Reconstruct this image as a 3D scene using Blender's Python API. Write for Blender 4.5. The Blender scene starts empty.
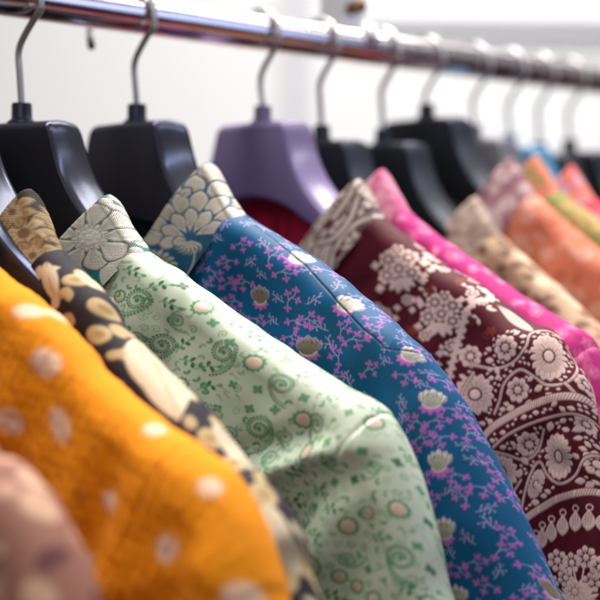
import bpy, math, random
import numpy as np
from mathutils import Matrix, Vector

# ------------------------------------------------------------------ camera, world, lamps, exposure
S = bpy.context.scene
COL = S.collection
ZR = 1.5                                  # height of the rail's axis (m)
cam = bpy.data.cameras.new('camera')
cam.lens, cam.sensor_width = 78.0, 36.0
cam.clip_start, cam.clip_end = 0.05, 200
cam.dof.use_dof, cam.dof.focus_distance, cam.dof.aperture_fstop = True, 0.69, 3.9
co = bpy.data.objects.new('camera', cam); COL.objects.link(co); S.camera = co
co.location = (-0.6486, -0.6577, 1.3655)
fwd = Vector((0.70111, 0.71096, -0.05460)).normalized()
rgt = fwd.cross(Vector((0, 0, 1))).normalized(); upv = rgt.cross(fwd)
co.rotation_euler = Matrix((rgt, upv, -fwd)).transposed().to_euler()

S.view_settings.view_transform = 'Standard'
S.view_settings.look = 'None'
S.view_settings.exposure = 0.0
S.view_settings.gamma = 1.0
W = bpy.data.worlds.new('World'); S.world = W; W.use_nodes = True
bg = W.node_tree.nodes['Background']
bg.inputs['Strength'].default_value = 0.31     # the shop's own light bounced about: pale ceiling, dim warm floor
_t = W.node_tree; _g = _t.nodes.new('ShaderNodeNewGeometry'); _s = _t.nodes.new('ShaderNodeSeparateXYZ'); _r = _t.nodes.new('ShaderNodeValToRGB')
_m = _t.nodes.new('ShaderNodeMapRange'); _m.inputs['From Min'].default_value = 1; _m.inputs['From Max'].default_value = -1
_t.links.new(_g.outputs['Incoming'], _s.inputs[0]); _t.links.new(_s.outputs['Z'], _m.inputs['Value']); _t.links.new(_m.outputs[0], _r.inputs[0])
_r.color_ramp.elements[0].position = .36; _r.color_ramp.elements[0].color = (.14, .055, .055, 1)
_r.color_ramp.elements[1].position = .62; _r.color_ramp.elements[1].color = (1.0, .99, 1.0, 1)
_e = _r.color_ramp.elements.new(.5); _e.color = (.36, .27, .28, 1)
_t.links.new(_r.outputs[0], bg.inputs['Color'])

def area(name, loc, target, sx, sy, energy, color):
    l = bpy.data.lights.new(name, 'AREA'); l.shape = 'RECTANGLE'; l.size, l.size_y = sx, sy
    l.energy, l.color = energy, color
    o = bpy.data.objects.new(name, l); COL.objects.link(o); o.location = loc
    o.rotation_euler = (Vector(target) - Vector(loc)).to_track_quat('-Z', 'Y').to_euler()
    return o
area('ceiling_lamp', (-0.1, 0.15, 3.0), (0.0, -0.15, 1.3), 1.5, 0.5, 63, (1, .97, .93))
area('ceiling_lamp', (1.0, 0.2, 3.0), (0.9, -0.1, 1.3), 1.5, 0.5, 46, (1, .97, .93))
area('tube_lamp', (0.95, -1.25, 2.9), (0.93, -1.25, 1.3), 0.10, 1.7, 9, (.88, .93, 1))
area('tube_lamp', (1.30, -1.25, 2.9), (1.28, -1.25, 1.3), 0.10, 1.7, 9, (.88, .93, 1))
area('window_light', (1.45, -2.1, 1.75), (-0.1, -0.05, 1.42), 1.0, 1.1, 7, (.46, .60, 1))
area('front_fill', (-1.9, -1.3, 2.7), (0.0, -0.25, 1.25), 1.6, 1.2, 9, (1, .96, .92))  # added soft fill from the camera side, not a fixture of the shop
area('wall_fill', (2.1, 1.0, 3.2), (2.4, 1.9, 1.6), 2.6, 1.4, 29, (1, .985, .98))  # added light that only brightens the back wall, no such fixture known

# ------------------------------------------------------------------ small helpers
def tag(o, label=None, cat=None, group=None, kind=None):
    for k, v in (('label', label), ('category', cat), ('group', group), ('kind', kind)):
        if v: o[k] = v
    return o
def empty(name, loc):
    o = bpy.data.objects.new(name, None); COL.objects.link(o); o.location = loc
    o.empty_display_size = .05
    return o
def link(name, me, mats, parent=None):
    o = bpy.data.objects.new(name, me); COL.objects.link(o)
    for m in (mats if isinstance(mats, (list, tuple)) else [mats]): me.materials.append(m)
    if parent is not None: o.parent = parent
    return o
def np_mesh(name, V, Fq, attrs=None, smooth=True, matidx=None):
    """mesh from numpy vertices and quad indices; attrs: name -> (n,3 or 4) arrays"""
    me = bpy.data.meshes.new(name)
    V = np.ascontiguousarray(V, dtype=np.float32); Fq = np.ascontiguousarray(Fq, dtype=np.int32)
    k = Fq.shape[1]
    me.vertices.add(len(V)); me.vertices.foreach_set('co', V.ravel())
    me.loops.add(Fq.size); me.loops.foreach_set('vertex_index', Fq.ravel())
    me.polygons.add(len(Fq)); me.polygons.foreach_set('loop_start', np.arange(0, Fq.size, k, dtype=np.int32))
    if smooth: me.polygons.foreach_set('use_smooth', np.ones(len(Fq), dtype=bool))
    if matidx is not None: me.polygons.foreach_set('material_index', np.asarray(matidx, dtype=np.int32))
    for n, a in (attrs or {}).items():
        a = np.ascontiguousarray(a, dtype=np.float32)
        if a.shape[1] == 4:
            at = me.attributes.new(n, 'FLOAT_COLOR', 'POINT'); at.data.foreach_set('color', a.ravel())
        else:
            at = me.attributes.new(n, 'FLOAT_VECTOR', 'POINT'); at.data.foreach_set('vector', a.ravel())
    me.update(calc_edges=True); me.validate()
    return me
def grid_faces(n, m, closed_m=False):
    i = np.arange(n - 1)[:, None]; mm = m if closed_m else m - 1
    j = np.arange(mm)[None, :]; j2 = (j + 1) % m
    return np.stack([i * m + j, i * m + j2, (i + 1) * m + j2, (i + 1) * m + j], -1).reshape(-1, 4)
def catmull(pts, n):
    """smooth curve through pts, n points evenly spaced along it"""
    P = np.asarray(pts, float); P = np.vstack([2 * P[0] - P[1], P, 2 * P[-1] - P[-2]])
    out = []
    for i in range(1, len(P) - 2):
        t = np.linspace(0, 1, 60, endpoint=False)[:, None]
        a, b, c, d = P[i - 1:i + 3]
        out.append(.5 * (2 * b + (c - a) * t + (2 * a - 5 * b + 4 * c - d) * t ** 2 + (3 * b - a - 3 * c + d) * t ** 3))
    Q = np.vstack(out + [P[-2][None]])
    s = np.r_[0, np.cumsum(np.linalg.norm(np.diff(Q, axis=0), axis=1))]
    ss = np.linspace(0, s[-1], n)
    return np.stack([np.interp(ss, s, Q[:, k]) for k in range(P.shape[1])], 1), ss
def gsmooth(a, sg):
    r = int(3 * sg) + 1; k = np.exp(-.5 * (np.arange(-r, r + 1) / sg) ** 2); k /= k.sum()
    p = np.pad(a, r, mode='reflect', reflect_type='odd')
    return np.convolve(p, k, 'valid')
def tube(path, rad, nseg=14, cap=True):
    P = np.asarray(path, float); n = len(P)
    T = np.gradient(P, axis=0); T /= np.linalg.norm(T, axis=1)[:, None]
    ref = np.array([1.0, 0, 0]) if abs(T[0][0]) < .9 else np.array([0, 1.0, 0])
    V = []; N = ref - T[0] * (ref @ T[0]); N /= np.linalg.norm(N)
    rad = np.broadcast_to(rad, (n,))
    for i in range(n):
        N = N - T[i] * (N @ T[i]); N /= np.linalg.norm(N); B = np.cross(T[i], N)
        a = np.linspace(0, 2 * np.pi, nseg, endpoint=False)
        V.append(P[i] + rad[i] * (np.cos(a)[:, None] * N + np.sin(a)[:, None] * B))
    V = np.vstack(V); Fq = grid_faces(n, nseg, True)
    if cap:
        a0 = len(V); V = np.vstack([V, P[0], P[-1]])
        j = np.arange(nseg); j2 = (j + 1) % nseg
        c0 = np.stack([np.full(nseg, a0), j2, j, np.full(nseg, a0)], 1)
        e = (n - 1) * nseg
        c1 = np.stack([np.full(nseg, a0 + 1), e + j, e + j2, np.full(nseg, a0 + 1)], 1)
        return V, Fq, np.vstack([c0, c1])[:, :3]
    return V, Fq, None
def mesh_mixed(name, V, quads, tris=None, smooth=True):
    me = bpy.data.meshes.new(name)
    fs = [tuple(int(x) for x in f) for f in quads] + ([] if tris is None else [tuple(int(x) for x in f) for f in tris])
    me.from_pydata([tuple(float(c) for c in v) for v in V], [], fs)
    if smooth: me.polygons.foreach_set('use_smooth', np.ones(len(me.polygons), dtype=bool))
    me.update(); return me

# ------------------------------------------------------------------ materials
def new_mat(name):
    m = bpy.data.materials.new(name); m.use_nodes = True
    nt = m.node_tree; return m, nt, nt.nodes['Principled BSDF']
def plain(name, col, rough=.5, metal=0.0, bump=0.0, scale=60, var=.08, coat=0.0, rv=.2, tint=None):
    m, nt, p = new_mat(name)
    p.inputs['Metallic'].default_value = metal; p.inputs['Coat Weight'].default_value = coat
    if tint: p.inputs['Specular Tint'].default_value = (*tint, 1)
    tc = nt.nodes.new('ShaderNodeTexCoord')
    n = nt.nodes.new('ShaderNodeTexNoise'); n.inputs['Scale'].default_value = scale; n.inputs['Detail'].default_value = 6
    nt.links.new(tc.outputs['Object'], n.inputs['Vector'])
    mr = nt.nodes.new('ShaderNodeMapRange'); mr.inputs['To Min'].default_value = 1 - var; mr.inputs['To Max'].default_value = 1 + var
    nt.links.new(n.outputs['Fac'], mr.inputs['Value'])
    mx = nt.nodes.new('ShaderNodeMix'); mx.data_type = 'RGBA'; mx.blend_type = 'MULTIPLY'; mx.inputs[0].default_value = 1
    mx.inputs[6].default_value = (*col, 1); nt.links.new(mr.outputs[0], mx.inputs[7])
    nt.links.new(mx.outputs[2], p.inputs['Base Color'])
    r = nt.nodes.new('ShaderNodeMapRange'); r.inputs['To Min'].default_value = rough * (1 - rv); r.inputs['To Max'].default_value = rough * (1 + rv)
    nt.links.new(n.outputs['Fac'], r.inputs['Value']); nt.links.new(r.outputs[0], p.inputs['Roughness'])
    if bump:
        b = nt.nodes.new('ShaderNodeBump'); b.inputs['Strength'].default_value = bump; b.inputs['Distance'].default_value = .001
        n2 = nt.nodes.new('ShaderNodeTexNoise'); n2.inputs['Scale'].default_value = scale * 12; n2.inputs['Detail'].default_value = 3
        nt.links.new(tc.outputs['Object'], n2.inputs['Vector'])
        nt.links.new(n2.outputs['Fac'], b.inputs['Height']); nt.links.new(b.outputs[0], p.inputs['Normal'])
    return m
def cloth(name, rough=.45, sheen=.25, weave=.5, silk=.35, period=.7):
    """woven cloth: thread colours come with the woven pattern ('thread', alpha = metallic thread), weave and slub from nodes in cloth millimetres"""
    m, nt, p = new_mat(name); N = nt.nodes.new; L = nt.links.new
    a = N('ShaderNodeAttribute'); a.attribute_name = 'thread'
    c = N('ShaderNodeAttribute'); c.attribute_name = 'cloth'
    mp = N('ShaderNodeMapping'); mp.inputs['Scale'].default_value = (2.6, .35, 1); mp.inputs['Rotation'].default_value = (0, 0, .3)
    L(c.outputs['Vector'], mp.inputs['Vector'])
    slub = N('ShaderNodeTexNoise'); slub.inputs['Scale'].default_value = .8; slub.inputs['Detail'].default_value = 4
    L(mp.outputs[0], slub.inputs['Vector'])
    grain = N('ShaderNodeTexNoise'); grain.inputs['Scale'].default_value = 1.6; grain.inputs['Detail'].default_value = 3
    L(c.outputs['Vector'], grain.inputs['Vector'])
    def wave(direction):
        w = N('ShaderNodeTexWave'); w.wave_type = 'BANDS'; w.bands_direction = direction
        w.inputs['Scale'].default_value = .314 / period; w.inputs['Distortion'].default_value = .7
        w.inputs['Detail'].default_value = 1; L(c.outputs['Vector'], w.inputs['Vector']); return w
    wx, wy = wave('X'), wave('Y')
    add = N('ShaderNodeMath'); add.operation = 'ADD'; L(wx.outputs['Fac'], add.inputs[0]); L(wy.outputs['Fac'], add.inputs[1])
    s2 = N('ShaderNodeMath'); s2.operation = 'MULTIPLY_ADD'; L(slub.outputs['Fac'], s2.inputs[0]); s2.inputs[1].default_value = 1.6; L(add.outputs[0], s2.inputs[2])
    mr = N('ShaderNodeMapRange'); mr.inputs['From Max'].default_value = 3; mr.inputs['To Min'].default_value = 1 - .34 * weave; mr.inputs['To Max'].default_value = 1 + .30 * weave
    L(s2.outputs[0], mr.inputs['Value'])
    g2 = N('ShaderNodeMapRange'); g2.inputs['From Min'].default_value = .3; g2.inputs['From Max'].default_value = .7
    g2.inputs['To Min'].default_value = .72; g2.inputs['To Max'].default_value = 1.22; L(grain.outputs['Fac'], g2.inputs['Value'])
    gm = N('ShaderNodeMix'); gm.data_type = 'FLOAT'; L(a.outputs['Alpha'], gm.inputs[0]); gm.inputs[2].default_value = 1; L(g2.outputs[0], gm.inputs[3])
    mu = N('ShaderNodeMath'); mu.operation = 'MULTIPLY'; L(mr.outputs[0], mu.inputs[0]); L(gm.outputs[0], mu.inputs[1])
    mx = N('ShaderNodeMix'); mx.data_type = 'RGBA'; mx.blend_type = 'MULTIPLY'; mx.inputs[0].default_value = 1
    L(a.outputs['Color'], mx.inputs[6]); L(mu.outputs[0], mx.inputs[7]); L(mx.outputs[2], p.inputs['Base Color'])
    me = N('ShaderNodeMath'); me.operation = 'MULTIPLY'; L(a.outputs['Alpha'], me.inputs[0]); me.inputs[1].default_value = .55
    L(me.outputs[0], p.inputs['Metallic'])
    ro = N('ShaderNodeMapRange'); ro.inputs['To Min'].default_value = rough * .85; ro.inputs['To Max'].default_value = rough * 1.2
    L(slub.outputs['Fac'], ro.inputs['Value']); L(ro.outputs[0], p.inputs['Roughness'])
    p.inputs['Sheen Weight'].default_value = sheen; p.inputs['Sheen Roughness'].default_value = .4
    p.inputs['Specular IOR Level'].default_value = silk
    b = N('ShaderNodeBump'); b.inputs['Strength'].default_value = .35 * weave; b.inputs['Distance'].default_value = .0006
    L(s2.outputs[0], b.inputs['Height']); L(b.outputs[0], p.inputs['Normal'])
    return m

# ------------------------------------------------------------------ woven patterns: thread colours laid out in cloth millimetres
class Cloth:
    def __init__(s, u0, u1, z0, z1, res, base):
        s.u0, s.z0, s.res = u0, z0, res
        s.w, s.h = int((u1 - u0) * res), int((z1 - z0) * res)
        s.rgb = np.empty((s.h, s.w, 3), np.float32); s.rgb[:] = base
        s.met = np.zeros((s.h, s.w), np.float32); s.hgt = np.zeros((s.h, s.w), np.float32)
    def win(s, x0, x1, y0, y1):
        a, b = int((x0 - s.u0) * s.res) - 1, int((x1 - s.u0) * s.res) + 2
        c, d = int((y0 - s.z0) * s.res) - 1, int((y1 - s.z0) * s.res) + 2
        a, b, c, d = max(a, 0), min(b, s.w), max(c, 0), min(d, s.h)
        if a >= b or c >= d: return None
        X = s.u0 + (np.arange(a, b) + .5) / s.res; Y = s.z0 + (np.arange(c, d) + .5) / s.res
        return (slice(c, d), slice(a, b)), *np.meshgrid(X, Y)
    def put(s, sl, dist, col, met=0.0, hgt=0.0, soft=.5):
        """dist < 0 inside; edge softened over about a thread"""
        al = np.clip(.5 - dist * s.res * soft, 0, 1); A = al[..., None]
        if col is not None:
            s.rgb[sl] = s.rgb[sl] * (1 - A) + np.asarray(col, np.float32) * A
            s.met[sl] = s.met[sl] * (1 - al) + met * al
        s.hgt[sl] = s.hgt[sl] * (1 - al) + hgt * np.clip(-dist / .5, 0, 1) ** .5 * al + 0 * al
    def disc(s, x, y, r, col, met=0, hgt=0): s.ell(x, y, r, r, 0, col, met, hgt)
    def ell(s, x, y, a, b, ang, col, met=0, hgt=0):
        R = max(a, b) + .6; w = s.win(x - R, x + R, y - R, y + R)
        if w is None: return
        sl, X, Y = w; c, n = math.cos(ang), math.sin(ang)
        p, q = (X - x) * c + (Y - y) * n, -(X - x) * n + (Y - y) * c
        k = np.sqrt((p / a) ** 2 + (q / b) ** 2) + 1e-6
        s.put(sl, (k - 1) * min(a, b), col, met, hgt)
    def leaf(s, x, y, ang, L, Wd, col, met=0, hgt=0, peak=.55, vein=None):
        R = L + Wd + .6; w = s.win(x - R, x + R, y - R, y + R)
        if w is None: return
        sl, X, Y = w; c, n = math.cos(ang), math.sin(ang)
        p, q = ((X - x) * c + (Y - y) * n) / L, -(X - x) * n + (Y - y) * c
        pp = np.clip(p, 0, 1); e = math.log(.5) / math.log(peak)
        hw = Wd * .5 * np.sin(np.pi * pp ** e) ** .8
        d = np.maximum(np.abs(q) - hw, np.maximum(-p, p - 1) * L)
        s.put(sl, d, col, met, hgt)
        if vein is not None: s.put(sl, np.maximum(np.abs(q) - .18, np.abs(p - .45) * L - .33 * L), vein, met * .3, 0)
    def stroke(s, pts, w0, w1, col, met=0, hgt=0, dash=0, duty=.6):
        P = np.asarray(pts, float)
        R = max(w0, w1) + .6; w = s.win(P[:, 0].min() - R, P[:, 0].max() + R, P[:, 1].min() - R, P[:, 1].max() + R)
        if w is None: return
        sl, X, Y = w; best = np.full(X.shape, 1e9, np.float32); acc = 0.0
        seg = np.linalg.norm(np.diff(P, axis=0), axis=1); tot = seg.sum() + 1e-9
        for i in range(len(P) - 1):
            a, d = P[i], P[i + 1] - P[i]; l2 = d @ d + 1e-9
            t = np.clip(((X - a[0]) * d[0] + (Y - a[1]) * d[1]) / l2, 0, 1)
            f = (acc + t * seg[i])
            D = np.hypot(X - a[0] - t * d[0], Y - a[1] - t * d[1]) - .5 * (w0 + (w1 - w0) * f / tot)
            if dash: D = np.maximum(D, (np.abs((f / dash) % 1 - .5) - duty / 2) * dash)
            best = np.minimum(best, D); acc += seg[i]
        s.put(sl, best, col, met, hgt)
    def ring(s, x, y, r, wd, col, met=0, hgt=0):
        w = s.win(x - r - wd, x + r + wd, y - r - wd, y + r + wd)
        if w is None: return
        sl, X, Y = w; s.put(sl, np.abs(np.hypot(X - x, Y - y) - r) - wd / 2, col, met, hgt)
    def band(s, d, col, met=0, hgt=0):        # d: full-size distance field
        s.put((slice(0, s.h), slice(0, s.w)), d, col, met, hgt)
    def mesh(s):
        X = s.u0 + (np.arange(s.w) + .5) / s.res; Y = s.z0 + (np.arange(s.h) + .5) / s.res
        return np.meshgrid(X, Y)
    def sample(s, U, Z):
        x = np.clip((U - s.u0) * s.res - .5, 0, s.w - 1.001); y = np.clip((Z - s.z0) * s.res - .5, 0, s.h - 1.001)
        i, j = x.astype(int), y.astype(int); fx, fy = (x - i)[..., None], (y - j)[..., None]
        def g(A):
            A = A if A.ndim == 3 else A[..., None]
            return (A[j, i] * (1 - fx) + A[j, i + 1] * fx) * (1 - fy) + (A[j + 1, i] * (1 - fx) + A[j + 1, i + 1] * fx) * fy
        return g(s.rgb), g(s.met)[..., 0], g(s.hgt)[..., 0]
def bez(p0, p1, p2, n=14):
    t = np.linspace(0, 1, n)[:, None]; p0, p1, p2 = map(lambda q: np.asarray(q, float), (p0, p1, p2))
    return (1 - t) ** 2 * p0 + 2 * t * (1 - t) * p1 + t ** 2 * p2
def frame(x, y, ang, sc=1.0, flip=1):
    c, n = math.cos(ang), math.sin(ang)
    return lambda a, b: (x + sc * (flip * a * c - b * n), y + sc * (flip * a * n + b * c))
def spiral(x, y, r0, r1, a0, turns, n=40, flip=1):
    t = np.linspace(0, 1, n); a = a0 + flip * t * turns * 2 * np.pi; r = r0 + (r1 - r0) * t
    return np.stack([x + r * np.cos(a), y + r * np.sin(a)], 1)

# ------------------------------------------------------------------ the setting: shop wall behind the rail
M_wall = plain('wall_paint', (.80, .80, .81), .75, var=.015, scale=3)
M_ledge = plain('ledge_paint', (.60, .60, .63), .6, var=.02, scale=4)
def box_mesh(name, boxes):
    V, Fs = [], []
    for (x0, x1, y0, y1, z0, z1, rot, org) in boxes:
        b = len(V); c, n = math.cos(rot), math.sin(rot)
        for x, y, z in ((x0, y0, z0), (x1, y0, z0), (x1, y1, z0), (x0, y1, z0), (x0, y0, z1), (x1, y0, z1), (x1, y1, z1), (x0, y1, z1)):
            V.append((org[0] + x * c - y * n, org[1] + x * n + y * c, z))
        Fs += [tuple(b + k for k in f) for f in ((3, 2, 1, 0), (4, 5, 6, 7), (0, 1, 5, 4), (1, 2, 6, 5), (2, 3, 7, 6), (3, 0, 4, 7))]
    me = bpy.data.meshes.new(name); me.from_pydata(V, [], Fs); me.update(); return me
WO, WR = (1.47, 1.49), math.radians(-44.6 + 2.0)
tag(link('wall', box_mesh('wall', [(-2.6, 2.6, 0, .1, 0, 3.3, WR, WO)]), M_wall), kind='structure')
tag(link('wall_ledge', box_mesh('wall_ledge', [(.11, 2.6, -.03, 0, 1.825, 1.85, WR, WO), (.11, 2.6, -.014, 0, 1.775, 1.787, WR, WO), (-.045, .03, -.012, 0, .0, 2.6, WR, WO)]), M_ledge), kind='structure')

# ------------------------------------------------------------------ the rail with its drop bracket
M_chrome = plain('chrome', (.70, .62, .64), .17, 1.0, var=.12, scale=140, rv=.5)
M_steel = plain('bracket_steel', (.85, .85, .88), .35, .5, var=.04)
M_brass = plain('brass_bolt', (.22, .12, .06), .4, .6)
rail = empty('clothes_rail', (0, 0, ZR))
tag(rail, 'chrome clothes rail carrying the row of hangers', 'clothes rail')
pts = np.stack([np.linspace(-1.0, 2.2, 90), np.zeros(90), np.zeros(90)], 1)
V, q, t = tube(pts, .0125, 48); link('tube', mesh_mixed('tube', V, q, t), M_chrome, rail)
bx = .062
link('drop_bracket', box_mesh('drop_bracket', [(bx - .011, bx + .011, .006, .030, .004, .60, 0, (0, 0))]), M_steel, rail)
V, q, t = tube([(bx, .018, .012), (bx, .012, .0135), (bx, 0, .0152), (bx, -.011, .0108), (bx, -.0152, 0)], .004, 12)
br = rail.children[-1]
link('clamp', mesh_mixed('clamp', V, q, t), M_steel, br)
V, q, t = tube([(bx - .002, .006, .028), (bx - .002, -.004, .029), (bx - .002, -.005, .029)], [.0055, .0055, .003], 12)
link('bolt', mesh_mixed('bolt', V, q, t), M_brass, br)

# ------------------------------------------------------------------ hangers (local: u towards the near wing, x along the rail)
HT = np.array([(0, 0), (28, -.2), (31.5, -.8), (33.5, -2.6), (35, -7), (37, -14), (39.8, -22), (43.6, -30), (49, -38.5), (56, -47), (66, -56.5), (78, -66.5), (93, -79), (120, -97), (165, -121)], float)
HB = np.array([(0, -60), (21, -61.5), (40, -66), (68, -79), (100, -101), (150, -132), (165, -138)], float)
HW = np.array([(0, 26), (34, 27), (50, 31), (70, 33), (100, 27), (130, 20), (165, 14)], float)
def hanger_mesh(sweep=6.0, wide=1.0, deep=0.0):
    u = np.r_[np.linspace(-165, -70, 40), np.linspace(-69, 69, 140), np.linspace(70, 165, 40)]
    au = np.abs(u)
    ug = np.arange(0, 400, .5)
    hc = catmull(HT, 900)[0]; top = np.interp(au, ug, gsmooth(np.interp(ug, hc[:, 0] * wide, hc[:, 1]), 1.5)); bot = np.interp(au, ug, gsmooth(np.interp(ug, HB[:, 0], HB[:, 1]), 12)) - deep * np.exp(-(au / 70) ** 2)
    wid = np.interp(au, ug, gsmooth(np.interp(ug, HW[:, 0], HW[:, 1]), 12))
    sw = sweep * (1 - np.exp(-(au / 90) ** 2))
    rows = []
    for k in range(len(u)):
        T, zt, zb = wid[k] / 2, top[k], bot[k]; h = zt - zb
        rx, rz = min(6, T * .8), min(4.5, h * .45)
        if au[k] > 160: f = math.sqrt(max(0, 1 - ((au[k] - 160) / 5.2) ** 2)); m = (zt + zb) / 2; T *= f; zt = m + (zt - m) * f; zb = m + (zb - m) * f; rx *= f; rz *= f
        p = []
        for a in np.linspace(0, np.pi / 2, 10): p.append((-T + rx * (1 - math.cos(a)), zt - rz + rz * math.sin(a)))
        for x in np.linspace(-T + rx, T - rx, 6)[1:-1]: p.append((x, zt + .8 * (1 - (x / max(T - rx, .1)) ** 2)))
        for a in np.linspace(np.pi / 2, 0, 10): p.append((T - rx * (1 - math.cos(a)), zt - rz + rz * math.sin(a)))
        for a in np.linspace(0, np.pi / 2, 5): p.append((T - 3 * (1 - math.cos(a)) * T / 13, zb + 3 - 3 * math.sin(a)))
        for a in np.linspace(np.pi / 2, 0, 5): p.append((-T + 3 * (1 - math.cos(a)) * T / 13, zb + 3 - 3 * math.sin(a)))
        # long faces get in-between points so that shading stays smooth
        rows.append([(x + sw[k], -u[k], z) for x, z in p])
    n, m = len(u), len(rows[0])
    V = np.array(rows).reshape(-1, 3) / 1000
    F1 = grid_faces(n, m, True)
    caps = [tuple(range(m)), tuple(range((n - 1) * m, n * m))[::-1]]
    me = bpy.data.meshes.new('hanger_body')
    me.from_pydata(V.tolist(), [], [tuple(f) for f in F1.tolist()] + caps)
    me.polygons.foreach_set('use_smooth', np.ones(len(me.polygons), dtype=bool)); me.update()
    return me
M_wire = plain('hook_wire', (.52, .51, .52), .42, .9, var=.12, scale=90)
M_tip = plain('hook_tip', (.06, .065, .05), .5)
def make_hanger(X, zneck, yaw, mat, label, mat_cap=None, lean=0.0, hookyaw=0.0, sweep=6.0, wide=1.0, roll=0.0, big=False, deep=0.0, wire=.002):
    r = empty('clothes_hanger', (X, 0, ZR + zneck / 1000 - .012))
    tag(r, label, 'hanger', 'suit hangers on the rail')
    r.rotation_euler = (roll, lean, yaw)
    link('hanger_body', hanger_mesh(sweep, wide, deep), mat, r)
    ring = [(0, 0, -2), (0, 0, 0), (0, 0, 1.2), (0, 0, 2.2), (0, 0, 3), (0, 0, 10.8), (0, 0, 11.8), (0, 0, 12), (0, 0, 12.05)]
    V, q, t = tube(np.array(ring) / 1000, np.array([9, 9, 8.2, 6.6, 6.1, 5.9, 5.4, 4, 0.5]) / 1000, 32)
    link('neck_cap', mesh_mixed('neck_cap', V, q, t), mat_cap or mat, r)
    h = 12 - zneck                                     # height of the rail's axis over the hanger's top
    R, cu, cz = (19.8, -3.2, -4.6) if not big else (29.5, -13.5, -5.5)
    a = np.linspace(-.2, np.pi + (-.12 if not big else .24), 40)
    arc = [(cu + R * math.cos(x), h + cz + R * math.sin(x)) for x in a]
    path = [(0, 8), (-.5, 16), (-1.5, h - 42), (-2.2, h - 34), (-.6, h - 27.5), (5, h - 20), (11.5, h - 13)] + arc
    if h < 54: path = [p for p in path if p != (-.5, 16)]
    c, _ = catmull(path, 130)
    cy, sy = math.cos(hookyaw), math.sin(hookyaw)
    P = np.stack([c[:, 0] * sy, -c[:, 0] * cy, c[:, 1]], 1) / 1000
    V, q, t = tube(P, wire, 14); hk = link('hook', mesh_mixed('hook', V, q, t), M_wire, r)
    d = P[-1] - P[-4]; d /= np.linalg.norm(d)
    V, q, t = tube([P[-1] - d * .003, P[-1] - d * .0025, P[-1] + d * .004, P[-1] + d * .006, P[-1] + d * .0066], np.array([.5, 2.5, 2.6, 1.8, .3]) / 1000, 14)
    link('tip', mesh_mixed('tip', V, q, t), M_tip, hk)
    return r

# ------------------------------------------------------------------ garments
sq = lambda u: .72 * u + .36 * np.maximum(0, u - 212)          # cloth -> pattern space
def wav(seed, U, Z, wl, n=7):
    """gentle random undulation of about unit height, wavelength wl (mm)"""
    rg = np.random.RandomState(seed); o = np.zeros_like(U)
    for _ in range(n):
        a = rg.uniform(0, 2 * np.pi); k = 2 * np.pi / (wl * rg.uniform(.7, 1.5)); ph = rg.uniform(0, 6.3)
        o += np.sin(k * (U * math.cos(a) + Z * math.sin(a)) + ph)
    return o / math.sqrt(n)
def fold_field(folds, U, Z):
    o = np.zeros_like(U)
    for (x0, y0, x1, y1, amp, wid, *rest) in folds:
        sharp = rest[0] if rest else 1.0               # >1: steeper on the right-hand side
        d = np.array([x1 - x0, y1 - y0], float); l = np.hypot(*d); d /= l
        t = ((U - x0) * d[0] + (Z - y0) * d[1]) / l
        q = -(U - x0) * d[1] + (Z - y0) * d[0]
        w = np.where(q > 0, wid, wid / sharp)
        o += amp * np.exp(-(q / w) ** 2) * np.clip(np.minimum(t, 1 - t) * 5 + .35, 0, 1)
    return o
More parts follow.
